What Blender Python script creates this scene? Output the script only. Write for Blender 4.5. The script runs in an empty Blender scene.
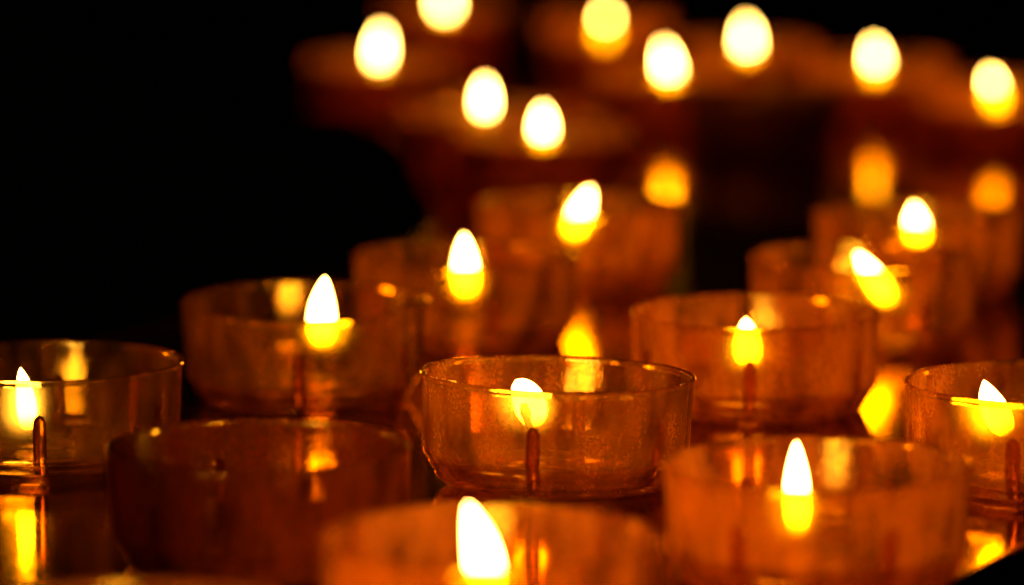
import bpy, bmesh, math, random
from mathutils import Vector, Matrix, noise
random.seed(7)
S = bpy.context.scene
COL = S.collection
MM = 0.001

# ------------------------------------------------------------------ camera
CAM_H, FPX, HORIZ, W, H = 0.107, 4200.0, -301.0, 1024, 585
PITCH = math.atan((H / 2 - HORIZ) / FPX)
cd = bpy.data.cameras.new("camera")
cam = bpy.data.objects.new("camera", cd)
COL.objects.link(cam)
S.camera = cam
cam.location = (0, 0, CAM_H)
cam.rotation_euler = (math.pi / 2 - PITCH, 0, 0)
cd.sensor_width = 36
cd.lens = FPX / W * 36
cd.clip_start, cd.clip_end = 0.02, 50
cd.dof.use_dof = True
cd.dof.focus_distance = 0.574
cd.dof.aperture_fstop = cd.lens / 12.0
cd.dof.aperture_blades = 0

# ------------------------------------------------------------------ world, exposure (a dark room: only the flames give light)
wd = bpy.data.worlds.new("World")
S.world = wd
wd.use_nodes = True
wd.node_tree.nodes["Background"].inputs[0].default_value = (0.6, 0.35, 0.2, 1)
wd.node_tree.nodes["Background"].inputs[1].default_value = 0.0006
S.view_settings.view_transform = 'Standard'
S.view_settings.look = 'None'
S.view_settings.exposure = 0.0
S.view_settings.gamma = 1.0
S.view_settings.use_curve_mapping = False
S.cycles.use_denoising = True
S.cycles.denoiser = 'OPENIMAGEDENOISE'
S.cycles.max_bounces = 14
S.cycles.transmission_bounces = 12
S.cycles.glossy_bounces = 8
S.cycles.diffuse_bounces = 3
S.cycles.transparent_max_bounces = 48
S.cycles.sample_clamp_indirect = 6.0
S.cycles.caustics_reflective = True
S.cycles.caustics_refractive = True
S.cycles.blur_glossy = 0.3

# ------------------------------------------------------------------ materials
def new_mat(name):
    m = bpy.data.materials.new(name)
    m.use_nodes = True
    nt = m.node_tree
    for n in list(nt.nodes): nt.nodes.remove(n)
    out = nt.nodes.new('ShaderNodeOutputMaterial')
    return m, nt, out
def N(nt, t, **kw):
    n = nt.nodes.new(t)
    for k, v in kw.items():
        if k.startswith('i_'):
            key = k[2:]
            key = int(key) if key.isdigit() else key.replace('_', ' ')
            n.inputs[key].default_value = v
        else: setattr(n, k, v)
    return n
def ramp(nt, src, a, b, va=0.0, vb=1.0):
    r = N(nt, 'ShaderNodeMapRange')
    nt.links.new(src, r.inputs[0])
    r.inputs[1].default_value, r.inputs[2].default_value = a, b
    r.inputs[3].default_value, r.inputs[4].default_value = va, vb
    return r.outputs[0]

def plastic(name, tint, haze_lo, haze_hi, clear, rough, bump=1.0, spread=0.09, edge_at=0.0139):
    """amber polycarbonate: clear, a little scratched, with a patchy sooty film that scatters"""
    m, nt, out = new_mat(name)
    L = nt.links.new
    tc = N(nt, 'ShaderNodeTexCoord')
    oi = N(nt, 'ShaderNodeObjectInfo')
    add = N(nt, 'ShaderNodeVectorMath', operation='ADD')
    mul = N(nt, 'ShaderNodeVectorMath', operation='SCALE'); mul.inputs[3].default_value = 3.0
    comb = N(nt, 'ShaderNodeCombineXYZ')
    L(oi.outputs['Random'], comb.inputs[0]); L(oi.outputs['Random'], comb.inputs[2])
    L(comb.outputs[0], mul.inputs[0])
    L(tc.outputs['Object'], add.inputs[0]); L(mul.outputs[0], add.inputs[1])
    P = add.outputs[0]
    # smears run down the wall
    mp = N(nt, 'ShaderNodeMapping'); mp.inputs['Scale'].default_value = (1, 1, 0.35); L(P, mp.inputs[0])
    n1 = N(nt, 'ShaderNodeTexNoise', i_Scale=170.0, i_Detail=6.0, i_Roughness=0.6); L(mp.outputs[0], n1.inputs['Vector'])
    n2 = N(nt, 'ShaderNodeTexNoise', i_Scale=1500.0, i_Detail=3.0, i_Roughness=0.6); L(P, n2.inputs['Vector'])
    v1 = N(nt, 'ShaderNodeTexVoronoi', i_Scale=1300.0); L(P, v1.inputs['Vector'])
    spots = ramp(nt, v1.outputs['Distance'], 0.06, 0.20, 1.0, 0.0)
    mask = ramp(nt, n1.outputs[0], 0.50, 0.66)
    sp = N(nt, 'ShaderNodeMath', operation='MULTIPLY'); L(spots, sp.inputs[0]); L(mask, sp.inputs[1])
    hz = ramp(nt, n1.outputs[0], 0.40, 0.68, haze_lo, haze_hi)
    fine = ramp(nt, n2.outputs[0], 0.35, 0.7, 0.7, 1.35)
    hm = N(nt, 'ShaderNodeMath', operation='MULTIPLY'); L(hz, hm.inputs[0]); L(fine, hm.inputs[1])
    ha = N(nt, 'ShaderNodeMath', operation='MULTIPLY_ADD'); L(sp.outputs[0], ha.inputs[0]); ha.inputs[1].default_value = 0.55; L(hm.outputs[0], ha.inputs[2])
    ha.use_clamp = True
    # bump
    bsum = N(nt, 'ShaderNodeMath', operation='MULTIPLY_ADD'); L(sp.outputs[0], bsum.inputs[0]); bsum.inputs[1].default_value = 1.4; L(n2.outputs[0], bsum.inputs[2])
    bsum2 = N(nt, 'ShaderNodeMath', operation='MULTIPLY_ADD'); L(n1.outputs[0], bsum2.inputs[0]); bsum2.inputs[1].default_value = 3.0; L(bsum.outputs[0], bsum2.inputs[2])
    bp = N(nt, 'ShaderNodeBump', i_Strength=0.55 * bump, i_Distance=0.00008); L(bsum2.outputs[0], bp.inputs['Height'])
    cl = N(nt, 'ShaderNodeAttribute', attribute_type='OBJECT', attribute_name='clean')
    ct = N(nt, 'ShaderNodeMix', data_type='RGBA'); L(cl.outputs['Fac'], ct.inputs[0])
    ct.inputs[6].default_value = (*tint, 1); ct.inputs[7].default_value = (0.96, 0.86, 0.55, 1)
    # solid optics at the rolled rim and the foot
    gl = N(nt, 'ShaderNodeBsdfGlass', i_IOR=1.5, i_Roughness=rough * 0.6)
    L(ct.outputs[2], gl.inputs['Color'])
    L(bp.outputs[0], gl.inputs['Normal'])
    # the thin wall hardly bends light: straight through, partly spread by the scratches, mirrored by Fresnel
    tr = N(nt, 'ShaderNodeBsdfTransparent'); L(ct.outputs[2], tr.inputs[0])
    rf = N(nt, 'ShaderNodeBsdfRefraction', i_IOR=1.22, i_Roughness=0.55); L(ct.outputs[2], rf.inputs['Color'])
    ts = N(nt, 'ShaderNodeMixShader', i_0=spread); L(tr.outputs[0], ts.inputs[1]); L(rf.outputs[0], ts.inputs[2])
    fr = N(nt, 'ShaderNodeFresnel', i_IOR=1.5); L(bp.outputs[0], fr.inputs['Normal'])
    gs = N(nt, 'ShaderNodeBsdfGlossy'); gs.inputs['Color'].default_value = (0.62, 0.42, 0.08, 1)
    L(ramp(nt, n1.outputs[0], 0.35, 0.7, rough * 0.5, rough * 2.0), gs.inputs['Roughness'])
    L(bp.outputs[0], gs.inputs['Normal'])
    thin = N(nt, 'ShaderNodeMixShader'); L(fr.outputs[0], thin.inputs[0]); L(ts.outputs[0], thin.inputs[1]); L(gs.outputs[0], thin.inputs[2])
    sx = N(nt, 'ShaderNodeSeparateXYZ'); L(tc.outputs['Object'], sx.inputs[0])
    up = ramp(nt, sx.outputs[2], edge_at, edge_at + 0.0003, 0.0, 1.0)
    lo = ramp(nt, sx.outputs[2], 0.0040, 0.0044, 1.0, 0.0)
    edge = N(nt, 'ShaderNodeMath', operation='MAXIMUM'); L(up, edge.inputs[0]); L(lo, edge.inputs[1])
    e2 = N(nt, 'ShaderNodeMath', operation='MULTIPLY'); L(edge.outputs[0], e2.inputs[0]); e2.inputs[1].default_value = clear
    mx = N(nt, 'ShaderNodeMixShader'); L(e2.outputs[0], mx.inputs[0]); L(thin.outputs[0], mx.inputs[1]); L(gl.outputs[0], mx.inputs[2])
    df = N(nt, 'ShaderNodeBsdfDiffuse'); df.inputs[0].default_value = (0.88, 0.30, 0.03, 1)
    tl = N(nt, 'ShaderNodeBsdfTranslucent'); tl.inputs[0].default_value = (0.90, 0.30, 0.026, 1)
    L(bp.outputs[0], df.inputs['Normal'])
    dm = N(nt, 'ShaderNodeMixShader', i_0=0.6); L(df.outputs[0], dm.inputs[1]); L(tl.outputs[0], dm.inputs[2])
    ob = N(nt, 'ShaderNodeAttribute', attribute_type='OBJECT', attribute_name='film')
    hf = N(nt, 'ShaderNodeMath', operation='MULTIPLY', use_clamp=True); L(ha.outputs[0], hf.inputs[0]); L(ob.outputs['Fac'], hf.inputs[1])
    fx = N(nt, 'ShaderNodeMixShader'); L(hf.outputs[0], fx.inputs[0]); L(mx.outputs[0], fx.inputs[1]); L(dm.outputs[0], fx.inputs[2])
    L(fx.outputs[0], out.inputs[0])
    return m

M_CUP = plastic('amber_plastic', (0.93, 0.71, 0.10), 0.045, 0.42, 0.65, 0.04, 0.45)
M_RIB = plastic('amber_plastic_rib', (0.90, 0.6, 0.10), 0.04, 0.20, 0.85, 0.10, 0.4, edge_at=-0.01)

def liquid_wax():
    m, nt, out = new_mat('liquid_wax')
    L = nt.links.new
    gl = N(nt, 'ShaderNodeBsdfGlass', i_IOR=1.43, i_Roughness=0.02); gl.inputs['Color'].default_value = (0.93, 0.78, 0.45, 1)
    tc = N(nt, 'ShaderNodeTexCoord')
    n = N(nt, 'ShaderNodeTexNoise', i_Scale=260.0, i_Detail=3.0); L(tc.outputs['Object'], n.inputs['Vector'])
    bp = N(nt, 'ShaderNodeBump', i_Strength=0.25, i_Distance=0.00012); L(n.outputs[0], bp.inputs['Height']); L(bp.outputs[0], gl.inputs['Normal'])
    tr = N(nt, 'ShaderNodeBsdfTransparent'); tr.inputs[0].default_value = (0.93, 0.78, 0.45, 1)
    mx = N(nt, 'ShaderNodeMixShader', i_0=0.3); L(gl.outputs[0], mx.inputs[1]); L(tr.outputs[0], mx.inputs[2])
    tl = N(nt, 'ShaderNodeBsdfDiffuse'); tl.inputs[0].default_value = (0.7, 0.42, 0.14, 1)
    fx = N(nt, 'ShaderNodeMixShader'); L(ramp(nt, n.outputs[0], 0.4, 0.7, 0.01, 0.05), fx.inputs[0])
    L(mx.outputs[0], fx.inputs[1]); L(tl.outputs[0], fx.inputs[2]); L(fx.outputs[0], out.inputs[0])
    return m
M_WAX = liquid_wax()

def solid_wax():
    m, nt, out = new_mat('soft_wax')
    L = nt.links.new
    tc = N(nt, 'ShaderNodeTexCoord')
    n = N(nt, 'ShaderNodeTexNoise', i_Scale=160.0, i_Detail=3.0); L(tc.outputs['Object'], n.inputs['Vector'])
    p = N(nt, 'ShaderNodeBsdfPrincipled', i_Roughness=0.35)
    cr = N(nt, 'ShaderNodeValToRGB'); L(n.outputs[0], cr.inputs[0])
    cr.color_ramp.elements[0].color = (0.62, 0.42, 0.20, 1); cr.color_ramp.elements[1].color = (0.75, 0.58, 0.34, 1)
    L(cr.outputs[0], p.inputs['Base Color'])
    tr = N(nt, 'ShaderNodeBsdfTranslucent'); tr.inputs[0].default_value = (0.85, 0.34, 0.06, 1)
    mx = N(nt, 'ShaderNodeMixShader', i_0=0.5); L(p.outputs[0], mx.inputs[1]); L(tr.outputs[0], mx.inputs[2])
    L(mx.outputs[0], out.inputs[0])
    return m
M_SOLID = solid_wax()

def simple(name, col, rough, metal=0.0, nscale=900.0, var=0.35):
    m, nt, out = new_mat(name)
    L = nt.links.new
    p = N(nt, 'ShaderNodeBsdfPrincipled', i_Metallic=metal)
    tc = N(nt, 'ShaderNodeTexCoord')
    n = N(nt, 'ShaderNodeTexNoise', i_Scale=nscale, i_Detail=4.0); L(tc.outputs['Object'], n.inputs['Vector'])
    cr = N(nt, 'ShaderNodeValToRGB'); L(n.outputs[0], cr.inputs[0])
    cr.color_ramp.elements[0].color = (*[c * (1 - var) for c in col], 1)
    cr.color_ramp.elements[1].color = (*[min(1, c * (1 + var)) for c in col], 1)
    L(cr.outputs[0], p.inputs['Base Color'])
    L(ramp(nt, n.outputs[0], 0.3, 0.7, rough * 0.7, rough * 1.3), p.inputs['Roughness'])
    L(p.outputs[0], out.inputs[0])
    return m
M_WICK = simple('charred_wick', (0.03, 0.018, 0.012), 0.9)
M_TIN = simple('tin', (0.55, 0.5, 0.45), 0.35, 1.0)

def flame_mat():
    m, nt, out = new_mat('flame')
    L = nt.links.new
    tc = N(nt, 'ShaderNodeTexCoord')
    lw = N(nt, 'ShaderNodeLayerWeight', i_Blend=0.5)
    at = N(nt, 'ShaderNodeAttribute', attribute_name='along')
    st = ramp(nt, at.outputs['Fac'], 0.0, 0.30, 0.25, 1.0)
    fc = ramp(nt, lw.outputs['Facing'], 0.45, 1.0, 1.0, 0.22)
    mu = N(nt, 'ShaderNodeMath', operation='MULTIPLY'); L(st, mu.inputs[0]); L(fc, mu.inputs[1])
    cr = N(nt, 'ShaderNodeValToRGB'); L(mu.outputs[0], cr.inputs[0])
    cr.color_ramp.elements[0].color = (1.0, 0.38, 0.015, 1)
    cr.color_ramp.elements[1].color = (1.0, 0.54, 0.10, 1)
    s2 = N(nt, 'ShaderNodeMath', operation='MULTIPLY'); L(mu.outputs[0], s2.inputs[0]); s2.inputs[1].default_value = 68.0
    e = N(nt, 'ShaderNodeEmission'); L(cr.outputs[0], e.inputs[0]); L(s2.outputs[0], e.inputs[1])
    # the foot of a flame is thin and see-through
    tb = N(nt, 'ShaderNodeBsdfTransparent')
    bm_ = N(nt, 'ShaderNodeMixShader'); L(ramp(nt, at.outputs['Fac'], 0.02, 0.24, 0.0, 1.0), bm_.inputs[0])
    L(tb.outputs[0], bm_.inputs[1]); L(e.outputs[0], bm_.inputs[2])
    L(bm_.outputs[0], out.inputs[0])
    return m
M_FLAME = flame_mat()

def table_mat():
    m, nt, out = new_mat('dark_polished_metal')
    L = nt.links.new
    tc = N(nt, 'ShaderNodeTexCoord')
    n = N(nt, 'ShaderNodeTexNoise', i_Scale=60.0, i_Detail=6.0, i_Roughness=0.65); L(tc.outputs['Object'], n.inputs['Vector'])
    n2 = N(nt, 'ShaderNodeTexNoise', i_Scale=900.0, i_Detail=3.0); L(tc.outputs['Object'], n2.inputs['Vector'])
    v = N(nt, 'ShaderNodeTexVoronoi', i_Scale=330.0); L(tc.outputs['Object'], v.inputs['Vector'])
    drops = ramp(nt, v.outputs['Distance'], 0.10, 0.26, 1.0, 0.0)
    p = N(nt, 'ShaderNodeBsdfGlossy'); p.inputs['Color'].default_value = (0.55, 0.36, 0.02, 1)
    dd = N(nt, 'ShaderNodeBsdfDiffuse')
    cr = N(nt, 'ShaderNodeValToRGB'); L(n.outputs[0], cr.inputs[0])
    cr.color_ramp.elements[0].color = (0.004, 0.003, 0.002, 1); cr.color_ramp.elements[1].color = (0.022, 0.014, 0.009, 1)
    L(cr.outputs[0], dd.inputs[0])
    L(ramp(nt, n.outputs[0], 0.35, 0.7, 0.05, 0.16), p.inputs['Roughness'])
    a = N(nt, 'ShaderNodeMath', operation='MULTIPLY_ADD'); L(drops, a.inputs[0]); a.inputs[1].default_value = 0.8; L(n2.outputs[0], a.inputs[2])
    bp = N(nt, 'ShaderNodeBump', i_Strength=0.12, i_Distance=0.00012); L(a.outputs[0], bp.inputs['Height']); L(bp.outputs[0], p.inputs['Normal'])
    ad = N(nt, 'ShaderNodeAddShader'); L(p.outputs[0], ad.inputs[0]); L(dd.outputs[0], ad.inputs[1])
    L(ad.outputs[0], out.inputs[0])
    return m
M_TABLE = table_mat()

# ------------------------------------------------------------------ helpers
def at(px, py):
    """point of the table plane seen at pixel (px, py); and pixels per metre there"""
    d = Vector(((px - W / 2) / FPX, (H / 2 - py) / FPX, -1)).normalized()
    d = Matrix.Rotation(math.pi / 2 - PITCH, 3, 'X') @ d
    t = CAM_H / -d.z
    p = Vector((0, 0, CAM_H)) + d * t
    fwd = Vector((0, math.cos(PITCH), -math.sin(PITCH)))
    depth = (p - Vector((0, 0, CAM_H))).dot(fwd)
    return p, FPX / depth

def link(name, me, mat, parent=None):
    o = bpy.data.objects.new(name, me)
    COL.objects.link(o)
    me.materials.append(mat)
    if parent: o.parent = parent
    return o

def revolve(name, prof, seg=96, wob=0.0, seed=0, closed=True, cap=False):
    """prof: list of (r, z) in mm; closed loop of a solid of revolution"""
    verts, faces = [], []
    n = len(prof)
    for j in range(seg):
        a = 2 * math.pi * j / seg
        c, s = math.cos(a), math.sin(a)
        for (r, z) in prof:
            k = 1.0
            dz = 0.0
            if wob:
                q = Vector((c * 1.1 + seed * 3.7, s * 1.1, z * 0.05))
                k = 1 + wob * 0.012 * noise.noise(q)
                dz = wob * 0.22 * noise.noise(Vector((c * 2.1, s * 2.1, seed * 5.3))) * (z / 15.0) ** 2
            verts.append((r * k * c * MM, r * k * s * MM, (z + dz) * MM))
    for j in range(seg):
        j2 = (j + 1) % seg
        for i in range(n if closed else n - 1):
            i2 = (i + 1) % n
            faces.append((j * n + i, j2 * n + i, j2 * n + i2, j * n + i2))
    me = bpy.data.meshes.new(name)
    me.from_pydata(verts, [], faces)
    bm = bmesh.new(); bm.from_mesh(me)
    bmesh.ops.remove_doubles(bm, verts=bm.verts, dist=1e-7)
    bmesh.ops.recalc_face_normals(bm, faces=bm.faces)
    bm.to_mesh(me); bm.free()
    for p in me.polygons: p.use_smooth = True
    return me

def arc(cx, cz, r, a0, a1, k=5):
    return [(cx + r * math.cos(math.radians(a0 + (a1 - a0) * i / k)), cz + r * math.sin(math.radians(a0 + (a1 - a0) * i / k))) for i in range(k + 1)]

CUP_H = 15.0
def cup_mesh(seed, seg=96):
    T = 0.42                                             # half the wall thickness
    outer = [(0, 0.55), (13.0, 0.5), (14.6, 0.12), (15.3, 0.0), (15.9, 0.12), (16.25, 0.4),
             (16.7, 1.1), (16.55, 1.35), (16.85, 1.6), (17.6, 2.75), (17.5, 3.0), (17.8, 3.2), (18.2, 3.8), (18.33, 4.1), (18.4, 4.8), (18.45, 7.5), (18.6, 11.0), (18.75, 14.0)]
    rim = arc(18.55, CUP_H - 0.42, 0.42, -50, 200, 10)   # rolled rim, a little thicker than the wall
    inner = [(18.13, 14.0), (17.98, 11.0), (17.8, 7.5), (17.62, 4.9), (17.42, 4.3), (17.2, 3.8),
             (15.6, 1.35), (15.2, 1.15), (14.5, 1.1), (0, 1.1)]
    return revolve('cup', outer + rim + inner, seg, 1.0, seed, closed=False)

def rib_mesh(ang):
    """half-round rib standing on the inside of the wall, rounded at the top"""
    prof_n = 9
    verts, faces = [], []
    levels = [(4.6, 1.0), (5.2, 1.0), (6.5, 1.0), (8.0, 0.98), (9.0, 0.93), (9.5, 0.78), (9.85, 0.5), (10.0, 0.12)]
    lean = 0.12
    for (z, k) in levels:
        rw = 17.60 + (z - 4.6) * 0.05
        for i in range(prof_n):
            a = math.pi * i / (prof_n - 1)
            x = rw - 0.01 - 1.25 * k * math.sin(a)
            y = 0.92 * k * math.cos(a)
            verts.append((x, y, z))
    # foot goes down the chamfer to the bottom
    foot = []
    for (z, rw) in [(1.35, 15.45), (3.9, 17.1)]:
        for i in range(prof_n):
            a = math.pi * i / (prof_n - 1)
            foot.append((rw - 0.01 - 1.0 * math.sin(a), 0.92 * math.cos(a), z))
    verts = foot + verts
    nl = len(levels) + 2
    for l in range(nl - 1):
        for i in range(prof_n):
            i2 = (i + 1) % prof_n
            faces.append((l * prof_n + i, l * prof_n + i2, (l + 1) * prof_n + i2, (l + 1) * prof_n + i))
    faces.append(tuple(range(prof_n)))
    faces.append(tuple((nl - 1) * prof_n + i for i in reversed(range(prof_n))))
    c, s = math.cos(ang), math.sin(ang)
    me = bpy.data.meshes.new('rib')
    me.from_pydata([((x * c - y * s) * MM, (x * s + y * c) * MM, z * MM) for (x, y, z) in verts], [], faces)
    bm = bmesh.new(); bm.from_mesh(me); bmesh.ops.recalc_face_normals(bm, faces=bm.faces); bm.to_mesh(me); bm.free()
    for p in me.polygons: p.use_smooth = True
    return me

def wax_mesh(level, seg=96):
    def rin(z):
        return 15.6 + (z - 1.35) / (3.8 - 1.35) * 1.6 if z < 3.8 else 17.3 + (z - 3.8) * 0.045
    pr = [(0, 1.16), (14.3, 1.18), (15.2, 1.3)]
    z = 1.5
    while z < level - 0.5:
        pr.append((rin(z) - 0.14, z)); z += 0.6
    pr += [(rin(level) - 0.12, level - 0.05), (rin(level) - 0.10, level + 0.18), (rin(level) - 0.35, level + 0.05), (rin(level) - 0.9, level - 0.06), (0, level - 0.06)]
    return revolve('wax', pr, seg, 0.0, 0, closed=False)

def tube(name, pts, rads, seg=14, ell=1.0, attr=None):
    """skinned tube along points; mm"""
    verts, faces, al = [], [], []
    n = len(pts)
    for i, p in enumerate(pts):
        d = (Vector(pts[min(i + 1, n - 1)]) - Vector(pts[max(i - 1, 0)])).normalized()
        u = d.cross(Vector((0, 1, 0))).normalized()
        v = u.cross(d).normalized()
        for j in range(seg):
            a = 2 * math.pi * j / seg
            q = Vector(p) + u * rads[i] * math.cos(a) + v * rads[i] * ell * math.sin(a)
            verts.append(tuple(q * MM)); al.append(i / (n - 1))
    for i in range(n - 1):
        for j in range(seg):
            j2 = (j + 1) % seg
            faces.append((i * seg + j, i * seg + j2, (i + 1) * seg + j2, (i + 1) * seg + j))
    faces.append(tuple(reversed(range(seg)))); faces.append(tuple((n - 1) * seg + j for j in range(seg)))
    me = bpy.data.meshes.new(name)
    me.from_pydata(verts, [], faces)
    if attr:
        A = me.attributes.new(attr, 'FLOAT', 'POINT')
        for k, x in enumerate(al): A.data[k].value = x
    bm = bmesh.new(); bm.from_mesh(me); bmesh.ops.recalc_face_normals(bm, faces=bm.faces); bm.to_mesh(me); bm.free()
    for p in me.polygons: p.use_smooth = True
    return me

def flame_mesh(b, t, width, bow=0.0, tipe=0.85):
    b, t = Vector(b), Vector(t)
    n = 22
    ax = t - b
    side = Vector((1, 0, 0))
    pts, rads = [], []
    k = 0.42 ** 0.55 * 0.58 ** 0.85
    for i in range(n + 1):
        u = i / n
        uu = 0.02 + 0.98 * u
        p = b + ax * u + side * bow * math.sin(math.pi * u)
        r = width / 2 * (uu ** 0.55) * ((1.0005 - u) ** tipe) / (0.393 ** 0.55 * 0.607 ** tipe)
        pts.append(p); rads.append(max(r, 0.02))
    return tube('flame', pts, rads, 20, 0.9, 'along')

def bolt_disc(level=0):
    pr = [(0, 1.25), (5.6, 1.25), (5.6, 1.45), (2.2, 1.5), (1.2, 1.7), (1.0, 2.9), (0.62, 2.95), (0, 2.95)]
    return revolve('wick_holder', pr, 40, 0.0, 0, closed=False)

HOLDER = bolt_disc()

# ------------------------------------------------------------------ the table top
def tabletop():
    P, _ = at(972, 587)
    Q, _ = at(1024, 560)
    d = (Q - P).normalized()
    # outline runs: far left, near left, round the near right corner, away along the right edge
    pts = []
    far = P + d * 1.9
    near = P - d * 0.115
    fl = Vector((-1.2, near.y - 0.06, 0))
    n = Vector((d.y, -d.x, 0))
    def curve(p): return p
    right = []
    for i in range(33):
        t = i / 32
        q = near.lerp(P + d * 0.12, t)
        # the front edge curls to the left before the visible part
        right.append(q + n * (-0.055 * max(0, 1 - t / 0.49) ** 2))
    # the left side runs round the back candles, cuts in, and comes forward again: the dark gap in the photograph
    ctl = [at(230, 95)[0], at(290, 112)[0], at(345, 124)[0], at(388, 138)[0], at(408, 160)[0], at(422, 195)[0], at(430, 228)[0],
           at(385, 258)[0], at(270, 292)[0], at(160, 325)[0], at(20, 365)[0], at(-160, 410)[0]]
    notch = []
    for i in range(len(ctl) - 1):
        a, b, c, e = ctl[max(i - 1, 0)], ctl[i], ctl[i + 1], ctl[min(i + 2, len(ctl) - 1)]
        for k in range(6):
            t = k / 6
            q = 0.5 * ((2 * b) + (c - a) * t + (2 * a - 5 * b + 4 * c - e) * t * t + (3 * b - a - 3 * c + e) * t ** 3)
            q.z = 0; notch.append(q)
    notch += [Vector((-0.35, 0.58, 0))]
    lst = [Vector((-0.35, right[0].y - 0.01, 0))] + right + [P + d * 0.2 + n * -0.004, P + d * 0.4 - n * 0.03, Vector((0.62, 1.2, 0)), Vector((0.66, 2.3, 0)), Vector((-0.35, 2.3, 0))] + notch
    prof = [(-0.0016, -0.012), (0.0, -0.010), (0.0, 0.0004), (-0.0004, 0.0012), (-0.0012, 0.0015), (-0.0022, 0.0012), (-0.0032, 0.0003), (-0.0042, 0.0)]
    m = len(lst)
    bm = bmesh.new()
    rings = []
    for (o, z) in prof:
        ring = []
        for i in range(m):
            a, b, c = lst[i - 1], lst[i], lst[(i + 1) % m]
            t1 = (b - a).normalized(); t2 = (c - b).normalized()
            nn = Vector((t1.y, -t1.x, 0)) + Vector((t2.y, -t2.x, 0)); nn.normalize()
            ring.append(bm.verts.new(b + nn * o + Vector((0, 0, z))))
        rings.append(ring)
    for a, b in zip(rings, rings[1:]):
        for i in range(m):
            j = (i + 1) % m
            bm.faces.new((a[i], a[j], b[j], b[i]))
    bm.faces.new(rings[-1]); bm.faces.new(list(reversed(rings[0])))
    bmesh.ops.recalc_face_normals(bm, faces=bm.faces)
    me = bpy.data.meshes.new('tabletop'); bm.to_mesh(me); bm.free()
    for p in me.polygons: p.use_smooth = len(p.vertices) == 4
    o = link('tabletop', me, M_TABLE)
    o['kind'] = 'structure'
    o['label'] = 'dark polished table top with a raised curved edge, mirroring the candle flames'
    return o
tabletop()

# ------------------------------------------------------------------ candles
# x, base y (pixels of the contact centre), rib angle, wax level mm, flame base px, flame tip px, width mm, extras
def candle(label, x, yb, rib=0.0, level=4.0, fb=None, ft=None, fw=4.4, bow=0.0, tilt=(0, 0), depth=0.0,
           seed=0, seg=96, wick_px=None, group='tealight candles standing on the table', film=1.0, clean=0.0, wax=None, head=None, tipe=0.85):
    p, s = at(x, yb)
    root = bpy.data.objects.new('tealight', None)
    root.empty_display_size = 0.02
    COL.objects.link(root)
    root.location = (p.x, p.y, 0.0001)
    root.rotation_euler = (math.radians(tilt[0]), math.radians(tilt[1]), 0)
    if tilt != (0, 0):                                   # keep the lowest point of the foot on the table
        root.location.z += 0.0153 * math.sin(math.radians(math.hypot(*tilt)))
    root['label'] = label; root['category'] = 'tealight'; root['group'] = group
    cup = link('cup', cup_mesh(seed, seg), M_CUP, root)
    cup['film'] = film
    cup['clean'] = clean
    for k in range(6):
        a = math.radians(-90 + rib + 60 * k)
        link('rib', rib_mesh(a), M_RIB, cup)['film'] = film
    wm = wax or (M_WAX if level < 6 else M_SOLID)
    link('wax', wax_mesh(level, seg), wm, root)
    cosp = math.cos(math.atan((yb - HORIZ) / FPX))
    def mmpos(q):
        return Vector(((q[0] - x) / s * 1000, depth, (yb - q[1]) / s * 1000 / cosp + depth * 0.17))
    if fb:
        b, t = mmpos(fb), mmpos(ft)
        fm = flame_mesh(b, t, fw, bow, tipe)
        link('flame', fm, M_FLAME, root)
        foot = Vector((b.x * 0.7, depth * 0.8, 1.6)); top = b + (t - b) * 0.16
        if head: top = mmpos(head) + Vector((0, -2.6, -0.4)); foot.y = -1.5
    else:
        q = mmpos(wick_px) if wick_px else Vector((random.uniform(-3, 3), depth, level + 3))
        foot = Vector((q.x * 0.7, depth * 0.8, 1.6)); top = q
    pts, rads = [], []
    for i in range(9):
        u = i / 8
        w = foot.lerp(top, u) + Vector((0.35 * math.sin(u * 4 + seed), 0, 0))
        pts.append(w); rads.append(0.5 + (0.28 if i > 6 else 0.0) - (0.3 if i == 8 else 0) + 0.06 * math.sin(i * 2.1 + seed))
    link('wick', tube('wick', pts, rads, 10), M_WICK, root)
    h = link('wick_holder', HOLDER if False else HOLDER.copy(), M_TIN, root)
    h.location = (foot.x * MM, foot.y * MM, 0)
    return root

G1 = 'tealight candles standing on the table'
candle('sharp amber plastic tealight in the centre, its small flame half hidden behind the front rim', 555, 485, rib=-11,
       level=4.2, fb=(532, 433), ft=(513, 386), fw=4.5, bow=0.7, tipe=0.55, head=(524, 404), film=0.85, clean=0.3, tilt=(-1.2, 1.5), seed=1, seg=144)
candle('amber tealight cut off by the left edge, slim upright flame inside, in focus', 50, 465, rib=2,
       level=3.4, fb=(29, 432), ft=(22, 369), fw=3.0, bow=0.2, film=0.22, clean=0.7, seed=2, seg=144)
candle('unlit amber tealight with a bare charred wick, in front of the left-hand candles', 260, 561.5, rib=20,
       level=4.2, wick_px=(310, 458), depth=-6, film=3.2, clean=1.0, seed=3, seg=128)
candle('lit amber tealight at the table edge, tall narrow upright flame standing above the rim', 815, 583.5, rib=-35,
       level=5.0, fb=(797, 540), ft=(795, 444), fw=3.0, film=1.6, seed=4, seg=128)
candle('blurred lit tealight cut by the bottom edge, broad bright flame left of its middle', 488, 667, rib=10,
       level=5.5, fb=(487, 610), ft=(468, 507), fw=3.9, bow=0.6, film=1.5, seed=5)
candle('dim tealight of the second row behind the unlit one, pointed upright flame', 305, 399, rib=0,
       level=4.0, fb=(323, 352), ft=(326, 281), fw=4.2, bow=-0.3, film=0.2, tilt=(1.6, 0), seed=6)
candle('tealight behind the right of the central one, only the flame tip above its rim', 755, 408, rib=-6,
       level=4.2, fb=(749, 368), ft=(745, 320), fw=3.9, film=1.5, seed=7)
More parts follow.
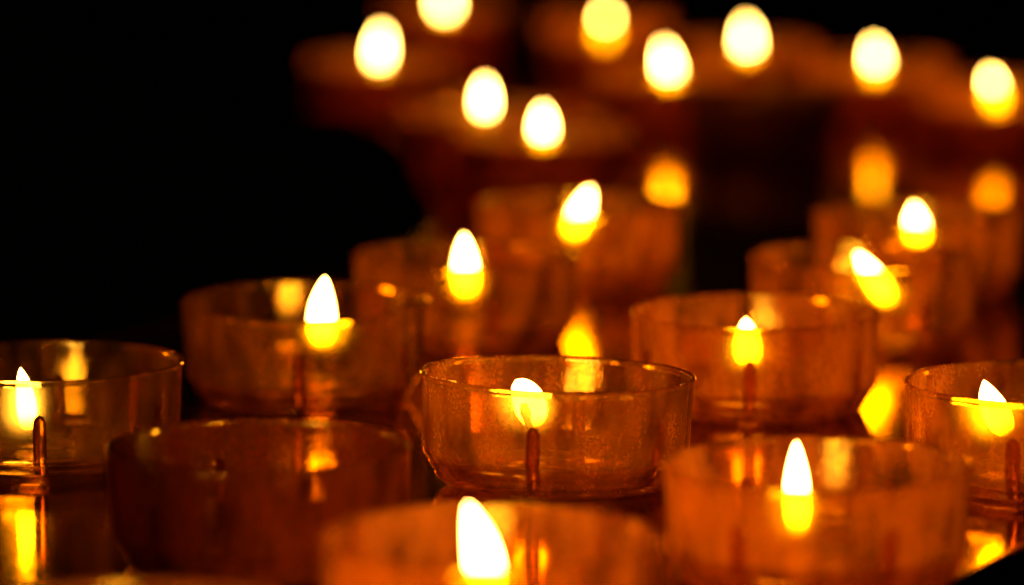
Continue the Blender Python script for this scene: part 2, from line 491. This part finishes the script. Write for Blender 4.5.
candle('tealight cut by the right edge of the picture, short flame leaning left, in focus', 1041, 489.6, rib=-20,
       level=4.0, fb=(1008, 436), ft=(982, 381), fw=3.9, bow=-0.4, seed=8, seg=144)
candle('blurred tealight with an upright flame at its middle, behind the central and left candles', 466, 343, rib=15,
       level=4.2, fb=(467, 300), ft=(464, 236), fw=3.9, film=0.45, seed=9)
candle('blurred tealight with a flame leaning strongly left, behind the right-hand tealight with the hidden flame', 862, 345, rib=30,
       level=4.0, fb=(892, 306), ft=(856, 254), fw=3.5, seed=10)
candle('blurred tealight with a round low flame, right of the flame that leans left', 917, 295, rib=10,
       level=5.0, fb=(918, 247), ft=(913, 206), fw=3.8, seed=11)
candle('blurred tealight with a flame leaning right, at the middle of the picture', 578, 284, rib=40,
       level=5.4, fb=(570, 240), ft=(590, 190), fw=3.6, bow=0.0, seed=12)
candle('foremost tealight at the bottom left, only the back of its rim in view', 135, 764, rib=0,
       level=4.5, fb=(150, 712), ft=(147, 636), fw=4.2, film=1.0, seed=13)  # its unseen flame below the frame is added to light the unlit cup
far = [
 (543, 196, 134, 0, 1, 7, 'far blurred tealight with a low flame, above the flame leaning right'),
 (485, 172, 108, 0, 2, 8, 'far blurred tealight with the smallest round flame of the left group'),
 (380, 115, 58, 4, 3, 10.2, 'leftmost of the far blurred tealights, with a tall oval flame'),
 (445, 55, 8, 0, 1.5, 9, 'far tealight whose flame is cut by the top edge, left of the middle'),
 (605, 68, 36, 2, 0, 9, 'far tealight whose round flame touches the top edge, right of the middle'),
 (668, 126, 75, -7, 4, 11, 'far blurred tealight with a wide flame leaning left and a bright reflection below'),
 (747, 97, 50, -2, 2, 12, 'far blurred tealight with a round flame, last before the dark right background'),
 (876, 116, 72, -5, 4, 11, 'far blurred tealight with a tall oval flame, at the back of the right side'),
 (994, 142, 102, -8, 4, 10, 'rightmost of the far blurred tealights, with a slim flame leaning left'),
]
for i, (x, yb, fy, lean, ext, lev, lab) in enumerate(far):
    candle(lab, x, yb, rib=i * 17, level=min(12.6, (yb - fy - 2) / at(x, yb)[1] * 1000 - 0.6), fb=(x - lean * 0.4, fy + 9), ft=(x + lean * 0.6, fy - 24 - ext), fw=3.3,
           film=1.5, seed=20 + i, seg=64)

candle('far unlit blurred tealight full of wax, just below the round flame at upper right', 764, 147, rib=25,
       level=11.5, wick_px=(766, 94), film=1.0, seed=41, seg=64)  # added here, full of wax, to block the far flame's reflection in the table
